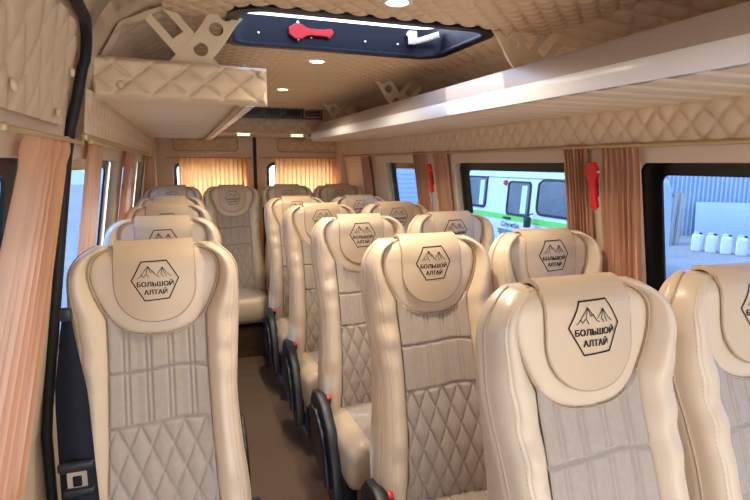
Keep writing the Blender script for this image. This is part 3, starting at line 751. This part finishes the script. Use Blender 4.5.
SM = {
 'shell': mesh_data('shell', *shell(), 'leather'), 'bolsterL': mesh_data('bolster', *bolster(-1), 'leather', True, 60), 'bolsterR': mesh_data('bolster', *bolster(1), 'leather', True, 60),
 'stL': mesh_data('stitching', *stitching(-1), 'thread', False), 'stR': mesh_data('stitching', *stitching(1), 'thread', False),
 'padseam': mesh_data('seam_cord', *pad_seam(), 'cord'), 'bsL': mesh_data('seam_cord', *bolster_seam(-1), 'cord'), 'bsR': mesh_data('seam_cord', *bolster_seam(1), 'cord'),
 'panel': mesh_data('back_panel', *panel(), 'suede'), 'pad': mesh_data('head_pad', *head_pad(), 'leather'), 'flap': mesh_data('head_flap', *flap(), 'leather_flap', True, 50),
 'pipe': mesh_data('piping', *flap_piping(), 'cord'), 'emblem': mesh_data('emblem', *emblem(), 'black_ink', False), 'emblem_hi': mesh_data('emblem', *emblem(.763), 'black_ink', False), 'cush': mesh_data('cushion', *cushion(), 'leather', True, 60),
 'cpanel': mesh_data('cushion_panel', *cushion_panel(), 'suede'), 'covL': mesh_data('side_cover', *side_cover(-1), 'black_plastic', True, 40), 'covR': mesh_data('side_cover', *side_cover(1), 'black_plastic', True, 40),
 'ribL': mesh_data('cover_rib', *cover_rib(-1), 'navy_plastic', True, 40), 'ribR': mesh_data('cover_rib', *cover_rib(1), 'navy_plastic', True, 40),
 'legL': mesh_data('leg', *leg(-1), 'black_plastic', True, 40), 'legR': mesh_data('leg', *leg(1), 'black_plastic', True, 40),
 'buckle': mesh_data('buckle', *box((0, 0, 0), (.022, .034, .06), .006), 'black_plastic', True, 40), 'button': mesh_data('release_button', *box((0, 0, .03), (.018, .026, .012), .003), 'red_plastic', True, 40),
}
def make_seat(x, y, z, label, group, cover=0, legs=True, hi=False):
    t = thing('bus_seat', label, 'bus seat', (x, y+.026, z), group)
    obj('shell', SM['shell'], t); bl = obj('bolster', SM['bolsterL'], t); br = obj('bolster', SM['bolsterR'], t); obj('seam_cord', SM['bsL'], bl); obj('seam_cord', SM['bsR'], br); obj('stitching', SM['stL'], bl); obj('stitching', SM['stR'], br); obj('back_panel', SM['panel'], t)
    hp = obj('head_pad', SM['pad'], t); obj('seam_cord', SM['padseam'], hp); fl = obj('head_flap', SM['flap'], t); obj('piping', SM['pipe'], fl); em = obj('emblem', SM['emblem_hi' if hi else 'emblem'], fl); em['label'] = 'black hexagon emblem with mountains and lettering'
    cu = obj('cushion', SM['cush'], t); obj('cushion_panel', SM['cpanel'], cu)
    if cover:
        c = obj('side_cover', SM['covL' if cover < 0 else 'covR'], t); obj('cover_rib', SM['ribL' if cover < 0 else 'ribR'], c)
        b = obj('buckle', SM['buckle'], t, (cover*.212, -.19, .49)); b.rotation_euler = (.5, 0, 0); obj('release_button', SM['button'], b)
    if legs:
        obj('leg', SM['legL'], t, (0, 0, -z)); obj('leg', SM['legR'], t, (0, 0, -z))
    return t
ROWS = [.84+.74*k for k in range(5)]
ords = ['front', 'second', 'third', 'fourth', 'fifth']
for k, y in enumerate(ROWS):
    make_seat(.765, y, -.015, 'beige leather and suede seat on the aisle side of the double seats, %s row' % ords[k], 'aisle seats of the double rows', -1, hi=True)
    make_seat(1.24, y, -.015, 'beige leather and suede window seat of the double seats, %s row' % ords[k], 'window seats of the double rows', 0, hi=True)
    if k: make_seat(-.083, y, 0, 'beige single seat across the aisle, %s in its column counted from the sliding door' % ['', 'first', 'second', 'third', 'fourth'][k], 'single seats along the sliding door side', 1)
for k, x in enumerate((-.078, .382, .838, 1.288)):
    make_seat(x, 4.55, .04, ['beige rear bench seat in the corner behind the single seats', 'beige rear bench seat facing straight down the aisle, fully visible', 'beige rear bench seat behind the aisle side double seats', 'beige rear bench seat in the corner behind the window seats'][k], 'rear bench seats', 0, False)

# ------------------------------------------------------------------ seat belts
def ribbon(pts, widths, wdir, th=.003):
    V = []; Q = []
    for p, wd, d in zip(pts, widths, wdir):
        p = Vector(p); d = Vector(d).normalized()*wd/2; n_ = Vector((0, -th/2, 0))
        V += [tuple(p-d+n_), tuple(p+d+n_), tuple(p+d-n_), tuple(p-d-n_)]
    for k in range(len(pts)-1):
        for j in range(4): Q.append((k*4+j, k*4+(j+1) % 4, k*4+4+(j+1) % 4, k*4+4+j))
    Q.append((3, 2, 1, 0)); m_ = 4*(len(pts)-1); Q.append((m_, m_+1, m_+2, m_+3)); return V, Q
def belt(label, top, mid, bot, wd, group=None, tongue=None):
    t = thing('seat_belt', label, 'seat belt', bot, group); o = Vector(bot)
    zs = np.linspace(0, 1, 14); P = []
    for s in zs:
        a = (1-s)**2; b = 2*s*(1-s); c_ = s**2; P.append(Vector(top)*a+Vector(mid)*b+Vector(bot)*c_-o)
    W = [wd*min(1, .28+2.2*s) for s in zs]; D = [(1, -.6*(1-s), .0) for s in zs]
    obj('webbing', mesh_data('webbing', *ribbon(P, W, D), 'webbing'), t)
    if tongue:
        k = tongue; p = P[k]
        h = obj('tongue_grip', mesh_data('tongue_grip', *box((p.x, p.y-.014, p.z+.012), (.082, .018, .026), .008, 3), 'black_plastic', True, 40), t)
        V, Q = plate([rrect(-.022, .022, -.05, .0, .005), rrect(-.010, .010, -.040, -.012, .003)], .0015); obj('tongue', mesh_data('tongue', [(p.x+a, p.y-.014-c_, p.z+b) for a, b, c_ in V], Q, 'chrome', False), h)
        obj('buckle_block', mesh_data('buckle_block', *box((p.x+.004, p.y-.014, p.z-.054), (.07, .020, .022), .007, 3), 'black_plastic', True, 40), t)
    obj('anchor', mesh_data('anchor', *box((0, 0, .01), (.07, .03, .05), .006), 'black_plastic', True, 40), t)
    hk = Vector(top)-o
    obj('guide', mesh_data('guide', *box(hk, (.026, .024, .035), .006), 'black_plastic', True, 40), t)
    return t
belt('black belt with chrome tongue hanging beside the single seat by the sliding door', (-.292, 1.50, 1.12), (-.282, 1.41, .85), (-.262, 1.34, .50), .085, None, 8)
belt('black belt hanging between the two front double seats', (1.000, .90, 1.02), (1.00, .83, .85), (1.003, .78, .50), .030)
belt('black belt hanging between the second row double seats', (1.000, 1.66, 1.02), (1.0, 1.58, .85), (1.003, 1.52, .50), .030)
for k, (x, z) in enumerate(((.630, 1.15), (.662, 1.12))):
    t = thing('seat_belt', 'black belt with %s tongue standing between the rear bench seats' % ('chrome' if k else 'black'), 'seat belt', (x, 4.49, .50), 'belts of the rear bench')
    obj('webbing', mesh_data('webbing', *ribbon([(0, 0, 0), (0, -.004, .25), (.003, 0, z-.55)], [.032]*3, [(1, 0, 0)]*3), 'webbing'), t)
    obj('guide', mesh_data('guide', *box((.003, 0, z-.53), (.034, .03, .05), .006), 'black_plastic', True, 40), t)
    obj('tongue', mesh_data('tongue', *box((0, -.008, .26), (.026, .006, .04), .002), 'chrome' if k else 'black_plastic', True, 40), t)

# ------------------------------------------------------------------ outside
GZ = -.65
def ground(U, V): return U, V, GZ+.03*np.sin(U*1.3)*np.sin(V*1.1)
struct(obj('ground', mesh_data('ground', *grid(ground, np.linspace(-60, 60, 90), np.linspace(-60, 60, 90)), 'asphalt')), 'pale gravel yard outside the bus')
# white van parked alongside
VX, VY0, VY1 = 6.1, 6.95, 11.55
van = thing('van', 'pale blue-white van with green stripe parked beside the bus', 'van', (VX+.95, (VY0+VY1)/2, GZ))
ox, oy, oz = van.location
def vadd(name, VQ, m, sharp=40, parent=None, smooth=True):
    return obj(name, mesh_data(name, [(a-ox, b-oy, c_-oz) for a, b, c_ in VQ[0]], VQ[1], m, smooth, sharp), parent or van)
L = [(VX+.06, GZ+.42), (VX, GZ+.55), (VX, GZ+1.15), (VX+.015, GZ+1.2), (VX+.06, GZ+1.82), (VX+.16, GZ+1.98), (VX+.4, GZ+2.06), (VX+1.5, GZ+2.06), (VX+1.74, GZ+1.98), (VX+1.84, GZ+1.82), (VX+1.9, GZ+1.15), (VX+1.9, GZ+.55), (VX+1.84, GZ+.42)]
V = []; Q = []; n = len(L); ysv = [(VY0, .82), (VY0+.06, .90), (VY0+.25, .985), (VY0+.5, 1), (VY1-.3, 1), (VY1-.05, .97), (VY1, .90)]
for y, k in ysv:
    for a, b in L: V.append((VX+.95+(a-VX-.95)*k, y, GZ+1.2+(b-GZ-1.2)*k))
for j in range(len(ysv)-1):
    for k in range(n): Q.append((j*n+k, j*n+(k+1) % n, (j+1)*n+(k+1) % n, (j+1)*n+k))
Q.append(tuple(range(n))); Q.append(tuple((len(ysv)-1)*n+k for k in range(n))[::-1])
vadd('body', (V, Q), 'van_paint', 30)
def vs_map(y, z, c_):     # side of van: z is height above ground
    x = np.interp(z, [0, .55, 1.15, 1.2, 1.82, 1.98], [VX+.1, VX, VX, VX+.015, VX+.06, VX+.16]); return (float(x)-c_-.004, y, GZ+z)
def side_plate(name, loops, ext, m, parent=None):
    return vadd(name, flipq(remap(plate(loops, ext), lambda a, b, c_: vs_map(a, b, c_+ext))), m, 40, parent)
side_plate('stripe', [[(VY0+.45, 1.16), (VY1-.25, 1.16), (VY1-.25, 1.055), (VY0+.45, 1.055)]], .002, 'van_green')
for a, b, z0, z1, r in ((10.15, 10.95, 1.27, 1.87, .08), (11.05, 11.45, 1.27, 1.87, .08), (8.60, 9.28, 1.20, 1.80, .06), (7.18, 8.32, 1.27, 1.86, .12)):
    f_ = side_plate('window_rubber', [rrect(a-.04, b+.04, z0-.04, z1+.03, r+.03), rrect(a, b, z0, z1, r)], .010, 'rubber')
    side_plate('window_glass', [rrect(a-.01, b+.01, z0-.01, z1+.01, r)], .003, 'van_glass', f_)
    side_plate('window_curtain', [rrect(a+.08, a+.25, z0+.02, z1-.05, .02)], .004, 'siding', f_)
for yv in (8.42, 9.40, 10.05, 11.0):
    side_plate('door_gap', [[(yv, .60), (yv+.014, .60), (yv+.014, 1.92), (yv, 1.92)]], .002, 'black_plastic')
side_plate('rain_gutter', [[(VY0+.3, 1.93), (VY1-.1, 1.93), (VY1-.1, 1.90), (VY0+.3, 1.90)]], .018, 'van_paint')
side_plate('handle', [rrect(9.12, 9.36, 1.08, 1.115, .015)], .02, 'black_plastic')
vadd('mirror', box((VX-.16, 8.36, GZ+1.10), (.12, .10, .20), .03), 'black_plastic'); vadd('mirror_arm', tube([(VX, 8.42, GZ+1.25), (VX-.10, 8.38, GZ+1.24), (VX-.16, 8.36, GZ+1.15)], .012, 8), 'black_plastic')
side_plate('side_lamp', [circ(9.42, 1.79, .05)], .02, 'red_plastic')
for s_, z, a0, sz in (('Служба', .955, 9.46, .62), ('здоровья', .80, 9.58, .84)):
    V, Q = fit(text_mesh(s_, 1, .008), sz, .125)
    vadd('lettering', ([vs_map(a0-x-sz/2, z+y, .004) for x, y, _ in V], Q), 'black_ink', None, None, False)
for yv in (7.75, 10.5):
    for xv in (VX+.12, VX+1.78):
        Vw, Qw = lathe([(.10, -.09), (.30, -.10), (.36, -.07), (.36, .07), (.30, .10), (.10, .09)], 28); Rm = Matrix.Rotation(PI/2, 3, 'Y')
        vadd('wheel', ([tuple(Rm @ Vector(v)+Vector((xv, yv, GZ+.37))) for v in Vw], Qw), 'rubber')
# fence of ribbed metal sheets
fa, fb = Vector((10.6, 15.2, GZ)), Vector((19.5, 8.9, GZ)); fd = (fb-fa).normalized(); fl_ = (fb-fa).length; fn_ = Vector((-fd.y, fd.x, 0))
fence = thing('fence', 'blue-grey ribbed metal sheet fence across the yard', 'fence', fa, None, math.atan2(fd.y, fd.x))
nsh = int(fl_/.12)
sheet = mesh_data('sheet', *box((.045, 0, 1.05), (.088, .03, 2.1), .006), 'fence_sheet', True, 40)
rib = mesh_data('rib', *box((.105, -.02, 1.05), (.038, .04, 2.1), .006), 'board_white', True, 40)
for k in range(nsh):
    s_ = obj('sheet', sheet, fence, (k*.12, 0, 0)); obj('rib', rib, s_)
for zz in (.4, 1.7): obj('rail', mesh_data('rail', *box((fl_/2, .04, zz), (fl_, .04, .06)), 'fence_sheet', False), fence)
# white board leaning on the fence
bp_ = fa+fd*(fl_*.62)-fn_*.35
bd = thing('board', 'large pale blue panel leaning against the ribbed fence', 'panel', bp_, None, math.atan2(fd.y, fd.x))
rotb = Matrix.Rotation(-.14, 3, 'X')
obj('sheet', mesh_data('sheet', *box((0.9, .05, .54), (5.2, .05, 1.06), .01, rot=None), 'board_white', True, 40), bd).rotation_euler = (-.12, 0, 0)
for xk in (-1.65, .9, 3.4): obj('batten', mesh_data('batten', *box((xk, .09, .54), (.06, .03, 1.0)), 'wood_grey', False), bd).rotation_euler = (-.12, 0, 0)
# pallets leaning
def pallet(p, rz, tilt, label):
    t = thing('pallet', label, 'pallet', p, 'leaning pallets', rz)
    e = bpy.data.objects.new('frame', mesh_data('frame', *join(*[box((x, .06, .75), (.09, .08, 1.5)) for x in (-.36, 0, .36)]), 'wood_grey', False)); link(e, t); e.rotation_euler = (tilt, .10, 0)
    sl = mesh_data('slat', *box((0, 0, 0), (.09, .025, 1.5), .004), 'wood_grey', True, 40)
    for k in range(6): obj('slat', sl, e, (-.40+k*.16, 0, .75))
    for z in (.08, .75, 1.42): obj('cross_slat', mesh_data('cross_slat', *box((0, .11, z), (.88, .025, .10)), 'wood_grey', False), e)
pallet(Vector((11.38, 11.69, GZ)), math.atan2(fd.y, fd.x), -.22, 'weathered grey pallet leaning upright before the ribbed fence, partly behind the window border')
pallet(Vector((12.22, 11.10, GZ)), math.atan2(fd.y, fd.x), -.25, 'weathered grey pallet leaning upright next to the pale blue panel')
# jerrycans
cb = mesh_data('body', *box((0, 0, .22), (.235, .26, .44), .05, 4), 'can_white', True, 50)
ch = mesh_data('handle', *tube([(-.09, 0, .43), (-.07, 0, .48), (.0, 0, .48), (.02, 0, .43)], .018, 8), 'can_white')
cc = mesh_data('cap', *remap(lathe([(.035, .43), (.035, .475), (.03, .48)], 16), lambda x, y, z: (x+.06, y, z)), 'black_plastic', True, 40)
for k in range(4):
    p = Vector((12.20, 9.98, GZ)).lerp(Vector((12.62, 9.12, GZ)), k/3)
    t = thing('canister', 'white plastic canister, %s in its row counted from the leaning pallets' % ['first', 'second', 'third', 'fourth'][k], 'canister', p, 'white canisters in a row', math.atan2(-.86, .42)+.04*k)
    obj('body', cb, t); obj('handle', ch, t); obj('cap', cc, t)
# siding building behind the van
bs = thing('building', 'pale blue building wall with horizontal siding boards', 'building', (4.5, 15.0, GZ))
obj('wall', mesh_data('wall', *box((1.6, 1.5, 1.6), (5.0, 2.8, 3.2)), 'siding', False), bs)
sb = mesh_data('siding_board', *box((1.6, 0, 0), (5.0, .03, .125), .008), 'siding', True, 40)
for k in range(22): obj('siding_board', sb, bs, (0, .09, .08+k*.14)).rotation_euler = (.10, 0, 0)
V, Q = box((1.6, 1.5, 3.25), (5.4, 3.2, .12)); obj('roof', mesh_data('roof', V, Q, 'fence_sheet', False), bs)
# snow bank / pale wall on the other side
def bank(U, V): return -9-2.5*V+.3*np.sin(U*1.1), U, GZ+2.0*V**.7+.25*np.sin(U*.9+1)*V
sb_ = obj('snow_bank', mesh_data('snow_bank', *grid(bank, np.linspace(-6, 30, 60), np.linspace(0, 1.6, 14)), 'snow_bank')); tag(sb_, 'pale snowy bank seen through the windows beside the single seats', 'snow bank')
